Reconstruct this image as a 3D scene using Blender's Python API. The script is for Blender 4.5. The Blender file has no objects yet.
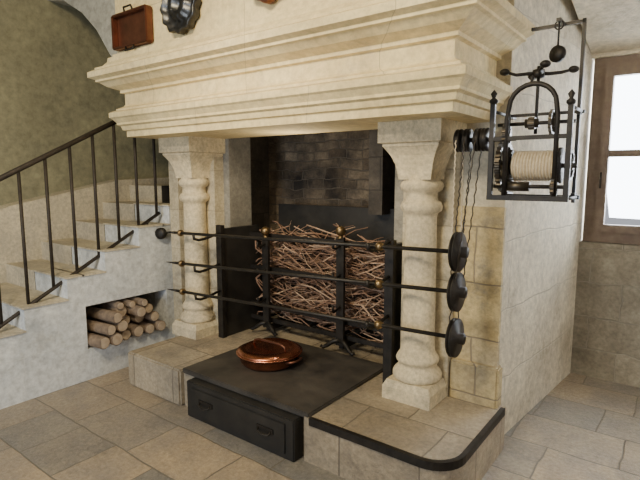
import bpy, bmesh, math, random
from mathutils import Vector, Matrix
random.seed(7)
pi=math.pi
# ------------------------------------------------------------------ materials
def nt(name):
    m=bpy.data.materials.new(name); m.use_nodes=True
    n=m.node_tree; b=n.nodes["Principled BSDF"]
    return m,n,b
def ramp(n,fac,c1,c2,p1=0.3,p2=0.7):
    r=n.nodes.new("ShaderNodeValToRGB"); r.color_ramp.elements[0].position=p1; r.color_ramp.elements[1].position=p2
    r.color_ramp.elements[0].color=(*c1,1); r.color_ramp.elements[1].color=(*c2,1)
    n.links.new(fac,r.inputs[0]); return r.outputs[0]
def mix(n,fac,a,b,mode='MIX'):
    x=n.nodes.new("ShaderNodeMix"); x.data_type='RGBA'; x.blend_type=mode
    if isinstance(fac,(int,float)): x.inputs[0].default_value=fac
    else: n.links.new(fac,x.inputs[0])
    for i,v in ((6,a),(7,b)):
        if isinstance(v,tuple): x.inputs[i].default_value=(*v,1)
        else: n.links.new(v,x.inputs[i])
    return x.outputs[2]
def noise(n,scale,detail=6,rough=.6,coord=None):
    t=n.nodes.new("ShaderNodeTexNoise"); t.inputs["Scale"].default_value=scale; t.inputs["Detail"].default_value=detail; t.inputs["Roughness"].default_value=rough
    if coord is None:
        c=n.nodes.new("ShaderNodeTexCoord"); coord=c.outputs["Object"]
    n.links.new(coord,t.inputs["Vector"]); return t.outputs["Fac"]
def bump(n,b,h,strength=.3,dist=.01):
    x=n.nodes.new("ShaderNodeBump"); x.inputs["Strength"].default_value=strength; x.inputs["Distance"].default_value=dist
    n.links.new(h,x.inputs["Height"]); n.links.new(x.outputs[0],b.inputs["Normal"])
def uvw(n,kind):
    c=n.nodes.new("ShaderNodeTexCoord"); s=n.nodes.new("ShaderNodeSeparateXYZ"); n.links.new(c.outputs["Object"],s.inputs[0])
    o=n.nodes.new("ShaderNodeCombineXYZ")
    if kind=='wall':
        a=n.nodes.new("ShaderNodeMath"); a.operation='ADD'; n.links.new(s.outputs[0],a.inputs[0]); n.links.new(s.outputs[1],a.inputs[1])
        n.links.new(a.outputs[0],o.inputs[0]); n.links.new(s.outputs[2],o.inputs[1])
    else:
        n.links.new(s.outputs[0],o.inputs[0]); n.links.new(s.outputs[1],o.inputs[1])
    return o.outputs[0]
def stone(name,c1,c2,stain=None,rough=.85,ns=4,brick=None,mort=(.2,.18,.15),bs=.3,kind='wall',sfac=(.45,.75),msize=.006,warp=.03,fine=(.72,1.12),squash=1,stain2=None,s2=(.55,.66)):
    m,n,b=nt(name)
    f=noise(n,ns); col=ramp(n,f,c1,c2)
    f2=noise(n,ns*7,8,.7)
    if stain:
        f3=noise(n,1.7,6,.7); s=n.nodes.new("ShaderNodeMapRange"); s.inputs[1].default_value=sfac[0]; s.inputs[2].default_value=sfac[1]; n.links.new(f3,s.inputs[0])
        col=mix(n,s.outputs[0],col,stain)
    if stain2:
        f4=noise(n,3.1,9,.75); s=n.nodes.new("ShaderNodeMapRange"); s.inputs[1].default_value=s2[0]; s.inputs[2].default_value=s2[1]; n.links.new(f4,s.inputs[0])
        col=mix(n,s.outputs[0],col,stain2)
    g=ramp(n,f2,(fine[0],)*3,(fine[1],)*3,.35,.65); col=mix(n,1.0,col,g,'MULTIPLY')
    h=f2
    if brick:
        t=n.nodes.new("ShaderNodeTexBrick"); t.inputs["Scale"].default_value=1
        if squash!=1: t.squash=squash; t.squash_frequency=3; t.offset=.37
        t.inputs["Brick Width"].default_value=brick[0]; t.inputs["Row Height"].default_value=brick[1]; t.inputs["Mortar Size"].default_value=msize; t.inputs["Mortar Smooth"].default_value=.5
        c1b=brick[3] if len(brick)>3 else (1,1,1)
        t.inputs["Color1"].default_value=(*c1b,1); t.inputs["Color2"].default_value=(*brick[2],1); t.inputs["Mortar"].default_value=(1,1,1,1)
        co=uvw(n,kind)
        d=n.nodes.new("ShaderNodeTexNoise"); d.inputs["Scale"].default_value=4; d.inputs["Detail"].default_value=4; n.links.new(co,d.inputs["Vector"])
        ad=n.nodes.new("ShaderNodeVectorMath"); ad.operation='MULTIPLY_ADD'; n.links.new(d.outputs["Color"],ad.inputs[0]); ad.inputs[1].default_value=(warp,warp,0); n.links.new(co,ad.inputs[2])
        n.links.new(ad.outputs[0],t.inputs["Vector"])
        col=mix(n,1.0,col,t.outputs["Color"],'MULTIPLY')
        col=mix(n,t.outputs["Fac"],col,mort)
        mm=n.nodes.new("ShaderNodeMath"); mm.operation='MULTIPLY_ADD'; n.links.new(t.outputs["Fac"],mm.inputs[0]); mm.inputs[1].default_value=-1.2; n.links.new(f2,mm.inputs[2]); h=mm.outputs[0]
    n.links.new(col,b.inputs["Base Color"]); b.inputs["Roughness"].default_value=rough
    bump(n,b,h,bs,.012); return m
def simple(name,c1,c2,rough=.5,metal=0,ns=12,bs=.1):
    m,n,b=nt(name); f=noise(n,ns); n.links.new(ramp(n,f,c1,c2),b.inputs["Base Color"])
    b.inputs["Roughness"].default_value=rough; b.inputs["Metallic"].default_value=metal; bump(n,b,f,bs,.004); return m

M_hood=stone("hood_limestone",(.86,.73,.43),(.76,.62,.34),(.60,.47,.26),ns=3,bs=.2,brick=(.95,.7,(.92,.90,.84)),mort=(.48,.39,.24),msize=.003,fine=(.80,1.08),stain2=(.64,.53,.33))
M_pier=stone("pier_limestone",(.70,.56,.29),(.52,.41,.22),(.42,.36,.26),ns=5,bs=.7,brick=(.46,.33,(.78,.77,.75)),mort=(.28,.23,.16),stain2=(.36,.31,.22))
M_plast2=stone("chimney_plaster",(.68,.61,.45),(.53,.47,.35),(.38,.35,.28),ns=4,bs=.3)
M_col=stone("column_limestone",(.80,.68,.44),(.62,.52,.34),(.44,.39,.30),ns=6,bs=.5,stain2=(.46,.40,.28))
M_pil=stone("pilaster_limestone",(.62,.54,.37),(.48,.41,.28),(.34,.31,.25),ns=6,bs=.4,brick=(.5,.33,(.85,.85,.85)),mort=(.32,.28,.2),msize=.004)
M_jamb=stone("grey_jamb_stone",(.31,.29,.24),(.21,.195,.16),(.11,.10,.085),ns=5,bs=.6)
M_soot_dark=stone("sooted_and_dark_stone",(.13,.11,.085),(.06,.052,.043),(.03,.026,.023),ns=5,bs=.5,brick=(.4,.25,(.7,.7,.7)),mort=(.05,.043,.036))
M_brick=stone("sooty_rubble_brick",(.36,.285,.19),(.18,.14,.10),(.04,.034,.028),ns=8,bs=1.0,brick=(.25,.085,(.55,.52,.5)),mort=(.15,.125,.095),msize=.006,warp=.11,sfac=(.44,.64),squash=.7)
M_plaster=stone("white_plaster",(.80,.81,.79),(.66,.69,.70),(.40,.43,.46),ns=3,bs=.35,sfac=(.53,.75),brick=(.5,.33,(.93,.93,.94)),mort=(.64,.65,.64),msize=.003,stain2=(.56,.56,.53))
M_reveal=stone("reveal_plaster",(.76,.69,.53),(.62,.55,.42),(.40,.34,.24),ns=3,bs=.6,stain2=(.50,.45,.35),sfac=(.5,.75),brick=(.62,.42,(.93,.92,.90)),mort=(.50,.45,.35),msize=.005,warp=.06)
M_arch=stone("arch_plaster",(.44,.43,.37),(.36,.35,.30),ns=3,bs=.2)
M_rough=stone("rough_stone",(.46,.41,.31),(.30,.265,.20),(.20,.17,.125),ns=5,bs=.9,brick=(.42,.27,(.78,.78,.78)),mort=(.33,.30,.24),warp=.10)
M_olive=stone("olive_plaster",(.35,.325,.20),(.27,.25,.155),(.19,.18,.12),ns=2,bs=.15)
M_step=stone("step_stone",(.74,.65,.47),(.58,.51,.37),(.42,.38,.31),ns=5,bs=.4)
M_floor=stone("flagstone_floor",(.45,.39,.30),(.33,.29,.235),(.25,.25,.255),rough=.42,ns=6,bs=.6,kind='floor',brick=(.58,.38,(.62,.66,.73),(1.12,1.0,.86)),mort=(.17,.15,.12),msize=.006,warp=.035,squash=.65,stain2=(.24,.225,.20),s2=(.52,.70))
M_hearth=stone("hearth_stone",(.54,.45,.32),(.37,.31,.22),(.23,.21,.18),rough=.55,ns=6,bs=.6,kind='floor',brick=(.47,.40,(.72,.70,.68)),mort=(.16,.135,.10),warp=.03,stain2=(.25,.215,.17))
M_iron=simple("black_iron",(.018,.017,.016),(.04,.034,.028),.5,.6,20,.2)
M_rail=simple("rusty_rail_iron",(.06,.047,.036),(.03,.024,.019),.6,.4,20,.2)
M_ironpl=simple("dark_iron_plate",(.016,.016,.016),(.04,.037,.033),.45,.3,6,.2)
M_slab=simple("blackened_hearth_plate",(.024,.022,.02),(.075,.066,.056),.55,.1,5,.3)
M_brass=simple("old_brass",(.28,.19,.09),(.15,.105,.055),.4,.9)
M_copper=simple("copper",(.62,.27,.16),(.36,.13,.075),.26,1.0,9,.08)
M_copperd=simple("aged_copper",(.22,.09,.055),(.12,.055,.035),.42,.8,12,.1)
M_tin=simple("tinned_dark_metal",(.13,.13,.13),(.05,.05,.052),.4,.9,12,.1)
M_rope=simple("rope",(.66,.57,.42),(.48,.40,.28),.9,0,60,.5)
M_bark=simple("bark",(.26,.19,.13),(.12,.09,.07),.9,0,25,.8)
M_cut=simple("cut_wood",(.52,.42,.31),(.36,.27,.19),.8,0,20,.2)
M_twig=simple("twigs",(.30,.18,.12),(.13,.075,.05),.85,0,15,.3)
M_twig2=simple("pale_twigs",(.50,.36,.26),(.28,.18,.12),.85,0,15,.3)
M_frame=simple("window_oak",(.19,.14,.10),(.12,.085,.06),.6,0,18,.2)
M_gear=simple("worn_gear_iron",(.09,.075,.055),(.045,.038,.03),.4,.8,20,.2)
mg,ng,bg=nt("window_glass"); bg.inputs["Base Color"].default_value=(.95,.97,1,1); bg.inputs["Roughness"].default_value=.15; bg.inputs["Transmission Weight"].default_value=1; bg.inputs["IOR"].default_value=1.02; M_glass=mg

# ------------------------------------------------------------------ builder
class B:
    def __init__(s,name): s.name=name; s.bm=bmesh.new(); s.mats=[]
    def mi(s,m):
        if m not in s.mats: s.mats.append(m)
        return s.mats.index(m)
    def faces(s,vs,fs,m,smooth=False):
        k=s.mi(m); v=[s.bm.verts.new(p) for p in vs]
        for f in fs:
            try:
                q=s.bm.faces.new([v[i] for i in f]); q.material_index=k; q.smooth=smooth
            except ValueError: pass
    def box(s,x0,x1,y0,y1,z0,z1,m,rot=None,bev=0):
        c=Vector(((x0+x1)/2,(y0+y1)/2,(z0+z1)/2))
        vs=[Vector((x,y,z)) for x in (x0,x1) for y in (y0,y1) for z in (z0,z1)]
        if rot: vs=[c+rot@(v-c) for v in vs]
        if bev:
            t=bmesh.new(); w=[t.verts.new(v) for v in vs]
            for f in ((0,1,3,2),(4,6,7,5),(0,4,5,1),(2,3,7,6),(0,2,6,4),(1,5,7,3)): t.faces.new([w[i] for i in f])
            bmesh.ops.bevel(t,geom=t.edges[:],offset=bev,segments=2,affect='EDGES')
            t.verts.index_update(); s.faces([v.co.copy() for v in t.verts],[[v.index for v in f.verts] for f in t.faces],m); t.free()
        else: s.faces(vs,((0,1,3,2),(4,6,7,5),(0,4,5,1),(2,3,7,6),(0,2,6,4),(1,5,7,3)),m)
    def prism(s,poly,a,b,axis,m):
        def P(p,h):
            q=list(p); q.insert(axis,h); return q
        n=len(poly); vs=[P(p,a) for p in poly]+[P(p,b) for p in poly]
        s.faces(vs,[list(range(n)),list(range(n,2*n))[::-1]]+[(i,(i+1)%n,(i+1)%n+n,i+n) for i in range(n)],m)
    def loft(s,cx,cy,prof,m):
        vs=[];fs=[]
        for h,z in prof: vs+=[(cx-h,cy-h,z),(cx+h,cy-h,z),(cx+h,cy+h,z),(cx-h,cy+h,z)]
        for k in range(len(prof)-1):
            for i in range(4): fs.append((4*k+i,4*k+(i+1)%4,4*k+4+(i+1)%4,4*k+4+i))
        fs.append((0,3,2,1)); e=4*len(prof); fs.append((e-4,e-3,e-2,e-1)); s.faces(vs,fs,m)
    def lathe(s,prof,c,axis,m,n=32,ref=None,smooth=True):
        ax=Vector(axis).normalized(); u=ax.orthogonal().normalized(); w=ax.cross(u); c=Vector(c); vs=[];fs=[]
        for r,h in prof:
            for i in range(n):
                a=2*pi*i/n; vs.append(c+ax*h+(u*math.cos(a)+w*math.sin(a))*max(r,1e-4))
        for k in range(len(prof)-1):
            for i in range(n): fs.append((k*n+i,k*n+(i+1)%n,(k+1)*n+(i+1)%n,(k+1)*n+i))
        fs.append(list(range(n))[::-1]); fs.append([(len(prof)-1)*n+i for i in range(n)])
        s.faces(vs,fs,m,smooth)
    def cyl(s,a,b,r,m,n=12,r2=None):
        a=Vector(a);b=Vector(b); s.lathe([(r,0),(r if r2 is None else r2,(b-a).length)],a,b-a,m,n)
    def sph(s,c,r,m,sc=(1,1,1),n=16):
        s.lathe([(r*math.sin(pi*k/10)*sc[0],-r*math.cos(pi*k/10)*sc[2]) for k in range(11)],c,(0,0,1),m,n)
    def tube(s,pts,r,m,n=8,closed=False):
        pts=[Vector(p) for p in pts]; N=len(pts); vs=[];fs=[]; u=None
        for i,p in enumerate(pts):
            if closed: t=pts[(i+1)%N]-pts[i-1]
            else: t=pts[min(i+1,N-1)]-pts[max(i-1,0)]
            t.normalize()
            if u is None: u=t.orthogonal().normalized()
            else:
                u=(u-t*u.dot(t)); u=u.normalized() if u.length>1e-5 else t.orthogonal().normalized()
            w=t.cross(u); rr=r[i] if isinstance(r,(list,tuple)) else r
            for k in range(n):
                a=2*pi*k/n; vs.append(p+(u*math.cos(a)+w*math.sin(a))*rr)
        for i in range(N if closed else N-1):
            j=(i+1)%N
            for k in range(n): fs.append((i*n+k,i*n+(k+1)%n,j*n+(k+1)%n,j*n+k))
        if not closed: fs+= [list(range(n))[::-1],[(N-1)*n+k for k in range(n)]]
        s.faces(vs,fs,m,True)
    def done(s,fix=True):
        if fix: bmesh.ops.recalc_face_normals(s.bm,faces=s.bm.faces[:])
        me=bpy.data.meshes.new(s.name); s.bm.to_mesh(me); s.bm.free()
        for m in s.mats: me.materials.append(m)
        o=bpy.data.objects.new(s.name,me); bpy.context.scene.collection.objects.link(o); return o

# ------------------------------------------------------------------ room shell
b=B("floor"); b.box(-5.2,2.8,-2.5,4.7,-.1,0,M_floor); b.done()
b=B("wall_left"); b.box(-5.2,-5.0,-2.5,4.7,0,3.6,M_olive); b.done()
b=B("wall_back"); b.box(-5.0,-3.72,4.35,4.6,0,3.6,M_olive); b.done()
b=B("wall_window")
b.box(-.72,2.6,4.35,4.6,0,1.08,M_rough); b.box(-.72,2.6,4.35,4.6,2.47,3.6,M_reveal); b.box(.5,2.6,4.35,4.6,1.08,2.47,M_reveal)
b.done()
b=B("wall_right"); b.box(2.6,2.8,-2.5,4.7,0,3.6,M_reveal); b.done()
b=B("ceiling"); b.box(-5.2,2.8,-2.5,4.7,3.6,3.8,M_arch); b.done()
b=B("ceiling_window_recess")
b.prism([(4.35,2.5),(2.9,2.82),(2.9,3.6),(4.35,3.6)],-.72,2.6,0,M_reveal)
b.done()
b=B("wall_arch")
pts=[(-3.66,2.40),(-3.86,2.46),(-4.0,2.6),(-4.18,2.82),(-4.4,3.0),(-4.7,3.16),(-5.0,3.22),(-5.0,3.6),(-3.66,3.6)]
b.prism(pts,2.4,2.75,1,M_arch); b.done()
b=B("wall_side")
b.prism([(-1.42,2.88),(-.86,2.88),(-.72,4.35),(-.72,4.6),(-1.42,4.6)],0,3.6,2,M_reveal); b.done()

# ------------------------------------------------------------------ fireplace
b=B("fireplace")
x0,x1,yf,yb=-3.6,-.94,2.27,2.87
prof=[(-.02,1.895),(.0,1.895),(.0,1.94),(.02,1.945),(.03,1.975),(.05,1.985),(.05,2.0),(.075,2.03),(.09,2.04),(.09,2.075),(.065,2.09),(.05,2.09),(.05,2.105),(.01,2.125),(0,2.14),
      (0,2.22),(.025,2.225),(.025,2.245),(.05,2.255),(.09,2.27),(.13,2.30),(.15,2.305),(.15,2.32),(.19,2.335),(.19,2.375),(.165,2.39),(.15,2.39),(.15,2.41),(.11,2.425),(.085,2.455),(.08,2.485),(.055,2.49),(.055,2.51),(.03,2.52),(.025,3.59)]
vs=[];fs=[]
for o,z in prof: vs+=[(x0-o,yb,z),(x0-o,yf-o,z),(x1+o,yf-o,z),(x1+o,yb,z)]
for k in range(len(prof)-1):
    for i in range(4): fs.append((4*k+i,4*k+(i+1)%4,4*k+4+(i+1)%4,4*k+4+i))
fs.append((0,1,2,3)); b.faces(vs,fs,M_hood)
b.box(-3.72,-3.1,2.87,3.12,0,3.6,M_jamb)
b.box(-3.72,-3.5,2.86,2.90,0,1.9,M_plast2)
b.box(-3.72,-3.35,3.12,4.35,0,3.6,M_soot_dark)
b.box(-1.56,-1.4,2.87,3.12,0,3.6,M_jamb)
b.box(-1.42,-.86,2.86,2.88,0,3.6,M_plast2)
b.box(-1.2,-.85,2.83,2.86,0,1.42,M_pier)
b.box(-3.35,-1.42,3.62,3.8,0,3.6,M_brick)
b.box(-1.46,-1.40,3.12,3.62,0,3.6,M_soot_dark)
b.box(-3.35,-1.42,2.87,3.0,2.25,3.6,M_soot_dark)
b.box(-2.02,-1.9,3.30,3.62,1.3,3.4,M_soot_dark)  # dark-coloured block stands in for the darkness of a recess beside the brick
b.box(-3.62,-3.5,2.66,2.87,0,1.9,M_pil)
b.box(-1.12,-.83,2.79,2.88,0,.5,M_pier,bev=.012)
def column(cx,cy):
    b.loft(cx,cy,[(.155,.26),(.155,.34),(.145,.36),(.135,.38)],M_col)
    b.lathe([(.14,.38),(.148,.395),(.148,.415),(.138,.435),(.118,.455),(.112,.48),(.126,.49),(.13,.505),(.123,.52),(.104,.55),(.099,.6),(.095,1.0),(.091,1.36),(.095,1.38),(.117,1.395),(.123,1.42),(.113,1.445),(.095,1.455),(.093,1.50),(.118,1.515),(.125,1.54),(.118,1.56),(.104,1.57),(.105,1.6)],(cx,cy,0),(0,0,1),M_col,28)
    b.loft(cx,cy,[(.10,1.575),(.106,1.62),(.115,1.66),(.135,1.71),(.165,1.755),(.17,1.76),(.17,1.775),(.19,1.78),(.19,1.90)],M_col)
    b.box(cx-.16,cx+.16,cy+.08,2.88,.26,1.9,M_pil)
column(-1.285,2.69); column(-3.33,2.69)
b.done()

# ------------------------------------------------------------------ hearth
b=B("hearth")
b.box(-3.39,-2.76,2.05,3.62,0,.265,M_hearth,bev=.012)
def rounded(r,x0_,x1_,y0_,y1_):
    p=[(x0_,y0_)]
    for k in range(9):
        a=-pi/2+pi/2*k/8; p.append((x1_-r+r*math.cos(a),y0_+r+r*math.sin(a)))
    p+=[(x1_,y1_),(x0_,y1_)]; return p
b.prism(rounded(.16,-1.66,-.80,2.055,2.86),0,.262,2,M_hearth)
b.box(-1.66,-1.42,2.86,3.62,0,.262,M_hearth)
b.box(-2.76,-1.66,2.09,3.62,0,.25,M_hearth)
ins=[(x,y) for x,y in rounded(.145,-1.62,-.815,2.07,2.82)[:-1]]
b.prism([(x,y) for x,y in rounded(.165,-1.62,-.79,2.045,2.82)[:-1]]+ins[::-1],.228,.27,2,M_iron)
b.box(-2.74,-1.63,2.06,2.96,.25,.285,M_slab,bev=.006)
b.done()
b=B("iron_drawer_box")
b.box(-2.62,-1.69,2.0,2.085,0.0,.248,M_ironpl,bev=.006)
b.box(-2.56,-1.75,1.992,2.005,.035,.215,M_ironpl,bev=.004)
for x in (-2.42,-1.90):
    b.tube([(x-.05,1.99,.14),(x-.045,1.97,.125),(x,1.965,.115),(x+.045,1.97,.125),(x+.05,1.99,.14)],.006,M_iron)
    b.box(x-.065,x+.065,1.985,1.995,.125,.155,M_iron)
b.done()

# ------------------------------------------------------------------ fire irons
b=B("fire_grate")
for x in (-3.06,-1.50):
    zb0=.266 if x<-2 else .263
    b.box(x-.018,x+.018,2.72,3.15,zb0,1.17,M_ironpl)
    b.box(x-.03,x+.03,2.70,2.74,zb0,1.20,M_iron)
    for z,zt in ((1.13,1.19),(.88,.97),(.66,.72)):
        zz=z if x<-2 else zt
        b.tube([(x,2.72,zz+.005),(x,2.56,zz-.025),(x,2.50,zz-.03),(x,2.455,zz-.015),(x,2.45,zz+.02)],.011,M_iron)
for z in (1.10,.82,.50,.38):
    b.box(-3.05,-1.5,3.035,3.05,z-.018,z+.018,M_iron)
for k in range(13):
    x=-2.95+k*.115; b.cyl((x,3.06,.36),(x,3.4,.36),.012,M_iron)
b.box(-3.05,-1.5,3.42,3.46,.266,1.34,M_ironpl)
for x in (-3.0,-1.56):
    b.box(x-.02,x+.02,3.38,3.42,.266,.6,M_iron)
b.done()
def andiron(x,top):
    b=B("andiron")
    b.box(x-.033,x+.033,2.975,3.0,.33,top,M_iron)
    b.box(x-.02,x+.02,3.0,3.34,.30,.34,M_iron); b.box(x-.02,x+.02,3.3,3.34,.266,.31,M_iron)
    b.sph((x,2.985,top+.045),.038,M_brass); b.lathe([(.03,0),(.018,.01),(.018,.03)],(x,2.985,top-.01),(0,0,1),M_brass,16)
    for s in (-1,1):
        b.tube([(x,2.985,.37),(x+s*.05,2.97,.36),(x+s*.10,2.955,.32),(x+s*.13,2.945,.302),(x+s*.15,2.94,.312)],[.018,.018,.016,.013,.012],M_iron)
    for z in (top-.06,top-.28,top-.52):
        b.tube([(x,2.98,z),(x,2.92,z-.02),(x,2.89,z-.01),(x,2.885,z+.025)],.009,M_iron)
    b.done()
andiron(-2.81,1.10); andiron(-2.06,1.15)

def spit(zl,zr,yl=2.5):
    b=B("roasting_spit")
    a=Vector((-3.48,yl,zl)); c=Vector((-1.03,yl,zr)); d=(c-a).normalized()
    b.cyl(a,a+d*.12,.003,M_iron,8,.011); b.cyl(a+d*.12,c+d*.06,.0115,M_iron,10)
    b.lathe([(.006,-.012),(.026,-.01),(.026,.01),(.006,.012)],a+d*.2,d,M_brass,14)
    b.lathe([(.0,-.03),(.02,-.02),(.03,0),(.02,.02),(.0,.03)],c-d*.42,d,M_brass,14)
    b.lathe([(.02,-.03),(.03,-.02),(.105,-.012),(.105,-.006),(.088,-.002),(.088,.002),(.105,.006),(.105,.012),(.03,.02),(.03,.05),(.0,.055)],c+d*.05,d,M_iron,36)
    b.done()
spit(1.135,1.20); spit(.885,.985); spit(.655,.735)

b=B("wall_pulley")
b.lathe([(.0,-.02),(.02,-.02),(.05,-.012),(.05,-.006),(.04,0),(.05,.006),(.05,.012),(.02,.02),(0,.02)],(-3.68,2.60,1.10),(.5,-1,0),M_iron,24)
b.cyl((-3.68,2.60,1.10),(-3.70,2.86,1.10),.01,M_iron)
b.done()

# ------------------------------------------------------------------ twig bundle
b=B("brushwood_bundle")
for i in range(560):
    y=random.uniform(3.07,3.38); layer=random.random()
    z=.40+.70*layer; x=random.uniform(-2.95,-1.6)
    L=random.uniform(.18,.7); ang=random.gauss(0,.32); yaw=random.gauss(0,.35)
    d=Vector((math.cos(ang)*math.cos(yaw),math.sin(yaw),math.sin(ang)))
    n=6; pts=[]; off=Vector((0,0,0)); r0=random.uniform(.003,.009)
    for k in range(n):
        t=k/(n-1)-.5; off=off+Vector((0,random.gauss(0,.01),random.gauss(0,.016)))
        p=Vector((x,y,z))+d*L*t+off
        p.x=min(max(p.x,-3.0),-1.53); p.y=min(max(p.y,3.065),3.4); p.z=min(max(p.z,.385),1.2)
        pts.append(p)
    if (pts[0]-pts[-1]).length>.05:
        mt=M_twig if random.random()<.68 else M_twig2
        b.tube(pts,[r0*(1-.5*k/(n-1)) for k in range(n)],mt,5)
        if random.random()<.5:
            q=pts[3]; e=Vector((random.gauss(0,.06),random.uniform(-.03,.03),random.gauss(0,.05))); b.tube([q,q+e*.6,q+e+Vector((.02,0,0))],[r0*.6,r0*.5,r0*.3],mt,5)
b.done(False)

# ------------------------------------------------------------------ firewood + stair
b=B("staircase")
Y0=.55;going=.31;rise=.166
n=9
yy=Y0; z=0
prof2=[(yy,0)]
for k in range(n):
    z+=rise; prof2.append((yy,z)); yy+=going; prof2.append((yy,z))
prof2[-1]=(4.35,z)
b.prism(prof2+[(4.35,0)],-4.98,-4.25,0,M_step)
b.prism([(Y0,0)]+[p for p in prof2[1:]]+[(4.35,0)],-4.25,-4.24,0,M_soot_dark)  # thin dark sheet closing the back of the firewood niche
def zs(y):
    k=int((y-Y0)//going)+1; return max(0,min(n,k))*rise
def seg(y0_,y1_,zlow):
    ys=[y0_]+[Y0+k*going for k in range(n+1) if y0_<Y0+k*going<y1_-1e-6 and k<n]+[y1_]
    for a_,c_ in zip(ys[:-1],ys[1:]):
        zt=zs((a_+c_)/2)
        b.box(-4.24,-3.72,a_,c_,zlow,zt,M_plaster)
        b.box(-4.24,-3.71,a_-.015,c_,zt-.0,zt+.012,M_step)
seg(Y0,1.92,0); seg(1.92,2.66,.59); seg(2.66,2.87,0)
b.box(-4.24,-3.72,1.92,2.66,0,.25,M_plaster)
b.prism([(1.0,0),(1.0,1.0),(1.86,1.33),(2.93,1.55),(4.3,1.6),(4.3,0)],-5.0,-4.8,0,M_step)
b.done()

b=B("firewood_pile")
rows=[(.25,[(1.99,.05),(2.10,.055),(2.215,.05),(2.325,.055),(2.435,.048),(2.54,.052)]),(.345,[(2.05,.05),(2.16,.05),(2.27,.052),(2.385,.05),(2.49,.05)]),(.43,[(2.11,.046),(2.215,.05),(2.325,.045),(2.43,.048)]),(.505,[(2.2,.032),(2.29,.034),(2.38,.03)])]
for z,row in rows:
    for y,r in row:
        r*=random.uniform(.86,1.04); xe=-3.66+random.uniform(-.10,.06); zc=z+r+.003
        if y<2.12: xe=-3.60
        dy=random.uniform(-.03,.03)
        b.cyl((-4.2,y+dy-.05*(y<2.12),zc),(xe,y,zc),r,M_bark,14); b.lathe([(r*.9,0),(r*.88,.004),(0,.005)],(xe-.001,y,zc),(1,0,0),M_cut,14,smooth=False)
b.done()

b=B("stair_railing")
X=-3.80
def rl(y): return .562+.535*(y-1.359)
def ru(y): return 1.58+.517*(y-1.434)
b.tube([(X,.6,rl(.6)),(X,2.68,rl(2.68))],.015,M_rail,8)
b.tube([(X,.55,ru(.55)),(X,2.70,ru(2.70))],.019,M_rail,8)
y=.625
while y<2.7:
    b.cyl((X,y,rl(y)),(X,y,ru(y)),.0125,M_rail,8); y+=.184
for y in (.72,1.6,2.55): b.cyl((X,y,zs(y)),(X,y,rl(y)),.01,M_rail,8)
b.done()

# ------------------------------------------------------------------ copper ware
b=B("copper_braising_pan")
c=(-2.33,2.50,.285)
b.lathe([(.0,0),(.15,0),(.185,.006),(.205,.03),(.215,.075),(.232,.082),(.234,.09),(.22,.092),(.20,.088),(0,.088)],c,(0,0,1),M_copper,48)
b.lathe([(.222,.088),(.225,.098),(.205,.104),(.18,.12),(.165,.112),(.12,.112),(0,.112)],c,(0,0,1),M_copper,48)
b.tube([(c[0]-.15,c[1],c[2]+.11),(c[0]-.14,c[1],c[2]+.14),(c[0]-.10,c[1],c[2]+.152),(c[0]+.10,c[1],c[2]+.152),(c[0]+.14,c[1],c[2]+.14),(c[0]+.15,c[1],c[2]+.11)],.008,M_copperd)
for s in (-1,1):
    b.tube([(c[0]+s*.205,c[1]-.06,c[2]+.06),(c[0]+s*.25,c[1]-.05,c[2]+.07),(c[0]+s*.262,c[1],c[2]+.072),(c[0]+s*.25,c[1]+.05,c[2]+.07),(c[0]+s*.205,c[1]+.06,c[2]+.06)],.008,M_copperd)
b.done()

b=B("copper_baking_tray")
cx,cz,yy=-3.37,2.65,2.235
b.box(cx-.2,cx+.2,yy-.02,yy,cz-.12,cz+.12,M_copperd,bev=.008)
for (a_,c_,e_,f_) in ((cx-.21,cx+.21,cz-.125,cz-.105),(cx-.21,cx+.21,cz+.105,cz+.125),(cx-.22,cx-.195,cz-.12,cz+.12),(cx+.195,cx+.22,cz-.12,cz+.12)):
    b.box(a_,c_,yy-.06,yy-.002,e_,f_,M_copperd,bev=.006)
for s in (-1,1): b.tube([(cx-.05,yy-.05,cz+s*.12),(cx-.045,yy-.06,cz+s*.15),(cx+.045,yy-.06,cz+s*.15),(cx+.05,yy-.05,cz+s*.12)],.007,M_iron)
b.done()
def mould(name,cx,cz,r,m,lob):
    b=B(name); yy=2.24; n=48; rings=[(0,0),(.9,0),(1.0,.02),(1.02,.07),(.93,.075),(.9,.045),(.55,.04),(.5,.075),(.25,.08),(.22,.045),(0,.04)]
    vs=[];fs=[]
    for rr,h in rings:
        for i in range(n):
            a=2*pi*i/n; q=r*max(rr,.002)*(1+(.06*math.cos(lob*a) if rr>.4 else 0)); vs.append((cx+q*math.cos(a),yy-h,cz+q*math.sin(a)))
    for k in range(len(rings)-1):
        for i in range(n): fs.append((k*n+i,k*n+(i+1)%n,(k+1)*n+(i+1)%n,(k+1)*n+i))
    b.faces(vs,fs,m,True)
    b.tube([(cx+.03*math.cos(t*pi/6)*1,yy-.03,cz+r*1.0+.03+.03*math.sin(t*pi/6)) for t in range(12)],.006,M_iron,8,True)
    b.done()
mould("jelly_mould",-2.80,2.70,.17,M_tin,12)
mould("copper_cake_mould",-2.02,2.73,.16,M_copperd,8)

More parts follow.
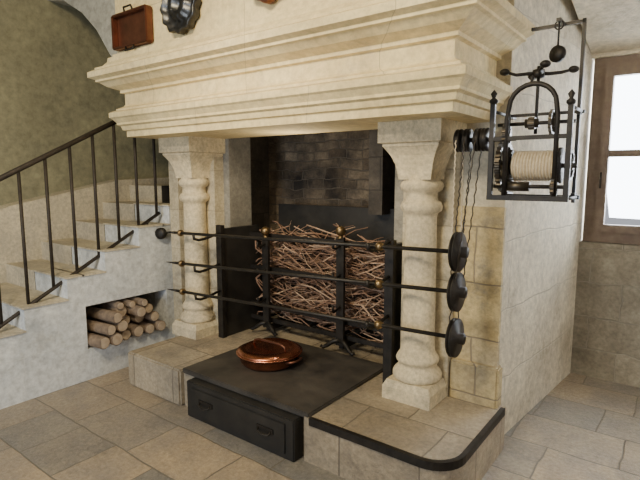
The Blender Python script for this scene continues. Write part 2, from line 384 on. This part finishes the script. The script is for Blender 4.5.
# ------------------------------------------------------------------ clockwork spit jack
b=B("clockwork_spit_jack")
xa,xb,ya,ybk=-.82,-.49,2.50,2.76
zb,zt=1.49,1.95
for y in (ya,):
    b.box(xa-.02,xb+.02,y-.012,y+.012,zb-.012,zb+.012,M_iron)
    b.box(xa-.02,xa+.003,y-.01,y+.01,zb,zt,M_iron)
    b.box(xb-.003,xb+.02,y-.01,y+.01,zb,zt-.03,M_iron)
b.cyl((xa-.007,ybk,zb),(xa-.007,ybk,zt-.04),.008,M_iron,8)
b.box(xa-.02,xb+.02,ybk-.008,ybk+.008,zb-.01,zb+.01,M_iron)
arch=[(xa+.06,ya,zb)]+[(xa+.06,ya,zt-.08)]+[((xa+xb)/2+.008-.105*math.cos(t*pi/10),ya,zt-.03+.10*math.sin(t*pi/10)) for t in range(11)]+[(xb-.045,ya,zt-.08),(xb-.045,ya,zb)]
b.tube(arch,.012,M_iron,8)
b.box(xa-.02,xb+.02,ya-.008,ya+.008,1.765,1.785,M_iron); b.box(xa-.02,xb+.02,ybk-.008,ybk+.008,1.90,1.915,M_iron)
for x in (xa-.007,xb+.007):
    b.lathe([(.012,0),(.02,.01),(.02,.02),(.008,.03),(.016,.05),(.0,.07)],(x,ya,zt-.01 if x<-.7 else zt-.04),(0,0,1),M_iron,12)
b.lathe([(.012,0),(.006,.02),(.014,.03),(.0,.045)],((xa+xb)/2,ya,zt+.065),(0,0,1),M_iron,12)
for x in (xa-.007,xb+.007):
    for z in (zb,1.908): b.cyl((x,ya,z),(x,ybk,z),.008,M_iron,8)
ym=(ya+ybk)/2
def gear(c,ax,r,th,teeth,m=M_iron,sp=3):
    ax=Vector(ax).normalized(); u=ax.orthogonal().normalized(); w=ax.cross(u); c=Vector(c)
    n=teeth*4; vs=[];fs=[]
    for h in (-th/2,th/2):
        for i in range(n):
            a=2*pi*i/n; q=r*(1.0 if i%4<2 else .92); vs.append(c+ax*h+(u*math.cos(a)+w*math.sin(a))*q)
        for i in range(n):
            a=2*pi*i/n; vs.append(c+ax*h+(u*math.cos(a)+w*math.sin(a))*r*.78)
    for i in range(n):
        j=(i+1)%n; fs+= [(i,j,2*n+j,2*n+i),(n+i,n+j,3*n+j,3*n+i),(i,j,n+j,n+i),(2*n+i,2*n+j,3*n+j,3*n+i)]
    b.faces(vs,fs,m)
    for k in range(sp):
        a=k*pi/sp; v=u*math.cos(a)+w*math.sin(a); b.cyl(c-v*r*.82,c+v*r*.82,th*.45,m,6)
    b.lathe([(.022,-th),(.022,th)],c,ax,m,12)
dz=1.645
dp=[(.03,0)]
nr=14
for k in range(nr):
    x=.015+k*.2/nr
    for t in range(5): dp.append((.066+.009*math.sin(pi*t/4),x+.2/nr*t/4))
dp.append((.03,.225))
yd=ym-.03
b.lathe(dp,(xa+.062,yd,dz),(1,0,0),M_rope,28)
b.lathe([(.082,0),(.082,.012)],(xa+.052,yd,dz),(1,0,0),M_iron,28); b.lathe([(.085,0),(.085,.012)],(xa+.282,yd,dz),(1,0,0),M_iron,28)
gear((xa+.028,yd,dz),(1,0,0),.132,.022,32,M_gear)
gear((xb+.0,yd,dz+.0),(1,0,0),.075,.012,20,M_gear)
b.cyl((xa-.03,yd,dz),(xb+.03,yd,dz),.012,M_iron)
gear((xb-.05,ya+.03,1.545),(1,0,0),.055,.016,16,M_gear); b.cyl((xa,ya+.03,1.545),(xb,ya+.03,1.545),.01,M_iron)
b.cyl((xa+.05,ya+.03,1.545),(xa+.17,ya+.03,1.545),.024,M_gear)
gear((xb-.08,ya+.06,1.845),(1,0,0),.06,.014,18,M_gear); b.cyl((xa,ya+.06,1.845),(xb+.02,ya+.06,1.845),.009,M_iron)
gear((xa+.16,ya+.06,1.845),(1,0,0),.03,.03,10,M_gear)
pz=1.775; py=2.52
b.cyl((-1.02,py,pz),(xa+.10,py,pz),.012,M_iron)
for x in (-1.0,-.955,-.90,-.865):
    b.lathe([(.02,-.014),(.058,-.012),(.058,-.006),(.042,0),(.058,.006),(.058,.012),(.02,.014)],(x,py,pz),(1,0,0),M_iron,28)
gear((xa+.05,py+.02,pz+.02),(1,0,0),.06,.016,18,M_gear)
# flyer on top
fx=(xa+xb)/2-.005; fz=2.085
b.cyl((fx,ym,1.80),(fx,ym,2.12),.008,M_iron)
for k in range(4):
    a=k*pi/2+.35; u=Vector((math.cos(a),math.sin(a),0)); v=Vector((-math.sin(a),math.cos(a),0)); c0=Vector((fx,ym,fz))
    b.tube([c0,c0+u*.05+v*.012,c0+u*.10-v*.005,c0+u*.145+v*.01+Vector((0,0,.012))],[.01,.009,.008,.007],M_iron,8)
    b.sph(c0+u*.155+v*.01+Vector((0,0,.014)),.024,M_iron,(1,1,.7))
b.lathe([(.028,-.018),(.028,.018)],(fx,ym,fz),(0,0,1),M_iron,12)
# suspended counterweight disc and hook
b.cyl((-.60,2.72,2.345),(-.60,2.72,2.22),.005,M_iron,6)
b.lathe([(0,-.012),(.04,-.01),(.04,.01),(0,.012)],(-.60,2.72,2.185),(.4,1,0),M_iron,20)
b.tube([(-.60+.02*math.cos(t*pi/6),2.72,2.32+.02*math.sin(t*pi/6)) for t in range(12)],.004,M_iron,6,True)
b.box(-.86,-.50,2.80,2.82,2.335,2.35,M_iron); b.box(-.61,-.59,2.70,2.82,2.335,2.35,M_iron)
b.box(-.513,-.497,2.80,2.82,1.46,2.355,M_iron)
for z in (1.50,1.908): b.box(-.51,-.49,ybk,2.82,z-.01,z+.01,M_iron); b.box(xa-.02,xa,ybk,2.86,z-.01,z+.01,M_iron)
for x,z1 in ((-1.0,1.30),(-.955,1.08),(-.90,.83)):
    for s in (-1,1):
        q=[]; N=30
        for k in range(N+1):
            t=k/N; q.append((x+(-.99-x)*t+.003*(-1)**k,py+s*.05*(1-t)+s*.06*t-.02*t,pz+(z1-pz)*t))
        b.tube(q,.0035,M_rope if x==-1.0 else M_gear,5)
b.done()

# ------------------------------------------------------------------ window
b=B("window_1")
wx0,wx1,wz0,wz1=-.70,.50,1.085,2.465
def fr(x0_,x1_,z0_,z1_,w,y0_,y1_):
    b.box(x0_,x0_+w,y0_,y1_,z0_,z1_,M_frame); b.box(x1_-w,x1_,y0_,y1_,z0_,z1_,M_frame)
    b.box(x0_+w,x1_-w,y0_,y1_,z0_,z0_+w,M_frame); b.box(x0_+w,x1_-w,y0_,y1_,z1_-w,z1_,M_frame)
fr(wx0,wx1,wz0,wz1,.08,4.36,4.46)
fr(wx0+.08,-.10,wz0+.08,wz1-.08,.06,4.34,4.40); fr(-.08,wx1-.08,wz0+.08,wz1-.08,.06,4.34,4.40)
for xa_,xb_ in ((wx0+.13,-.15),(-.03,wx1-.13)):
    b.box(xa_,xb_,4.35,4.39,1.735,1.785,M_frame)
    b.box(xa_,xb_,4.37,4.374,wz0+.13,wz1-.13,M_glass)
b.cyl((-.60,4.33,1.5),(-.60,4.33,1.62),.006,M_iron)
b.done()

# ------------------------------------------------------------------ lights
def area(name,loc,target,sx,sy,e,col):
    l=bpy.data.lights.new(name,'AREA'); l.shape='RECTANGLE'; l.size=sx; l.size_y=sy; l.energy=e; l.color=col
    o=bpy.data.objects.new(name,l); o.location=loc; o.rotation_euler=(Vector(target)-Vector(loc)).to_track_quat('-Z','Y').to_euler(); bpy.context.scene.collection.objects.link(o); return o
area("window_daylight",(-.05,4.75,1.9),(-.6,2.0,.6),1.3,1.5,170,(.88,.94,1))
area("warm_ceiling_lamp",(-1.4,-.3,3.3),(-2.2,2.3,2.2),.8,.4,100,(1,.84,.56))
area("cool_window_behind",(-2.2,-2.2,1.3),(-3.7,2.0,.4),1.4,1.4,80,(.74,.86,1))
area("reveal_fill",(2.4,2.6,2.0),(-.8,3.4,1.6),.8,1.1,38,(1,.98,.94))  # added fill light to brighten the reveal and nearby floor; no window modelled there
def spot(name,loc,t,e,col,ang=60):
    l=bpy.data.lights.new(name,'SPOT'); l.energy=e; l.color=col; l.spot_size=math.radians(ang); l.spot_blend=.7; l.shadow_soft_size=.06
    o=bpy.data.objects.new(name,l); o.location=loc; o.rotation_euler=(Vector(t)-Vector(loc)).to_track_quat('-Z','Y').to_euler(); bpy.context.scene.collection.objects.link(o)
spot("warm_spot",(-2.2,.3,2.5),(-2.4,3.3,1.1),110,(1,.86,.64),60)
l=bpy.data.lights.new("hearth_lamp",'POINT'); l.energy=7; l.color=(1,.85,.62); l.shadow_soft_size=.05
o=bpy.data.objects.new("hearth_lamp",l); o.location=(-2.3,2.75,1.65); bpy.context.scene.collection.objects.link(o)
w=bpy.data.worlds.new("World"); bpy.context.scene.world=w; w.use_nodes=True
bgd=w.node_tree.nodes["Background"]; bgd.inputs[0].default_value=(.96,.96,1,1); bgd.inputs[1].default_value=.5

# ------------------------------------------------------------------ camera
cd=bpy.data.cameras.new("Camera"); cam=bpy.data.objects.new("Camera",cd); bpy.context.scene.collection.objects.link(cam)
cam.location=(0,0,1.6); cam.rotation_euler=(math.radians(90-7.4),0,math.radians(37))
cd.sensor_width=36; cd.lens=500/640*36; cd.clip_start=.05
bpy.context.scene.camera=cam
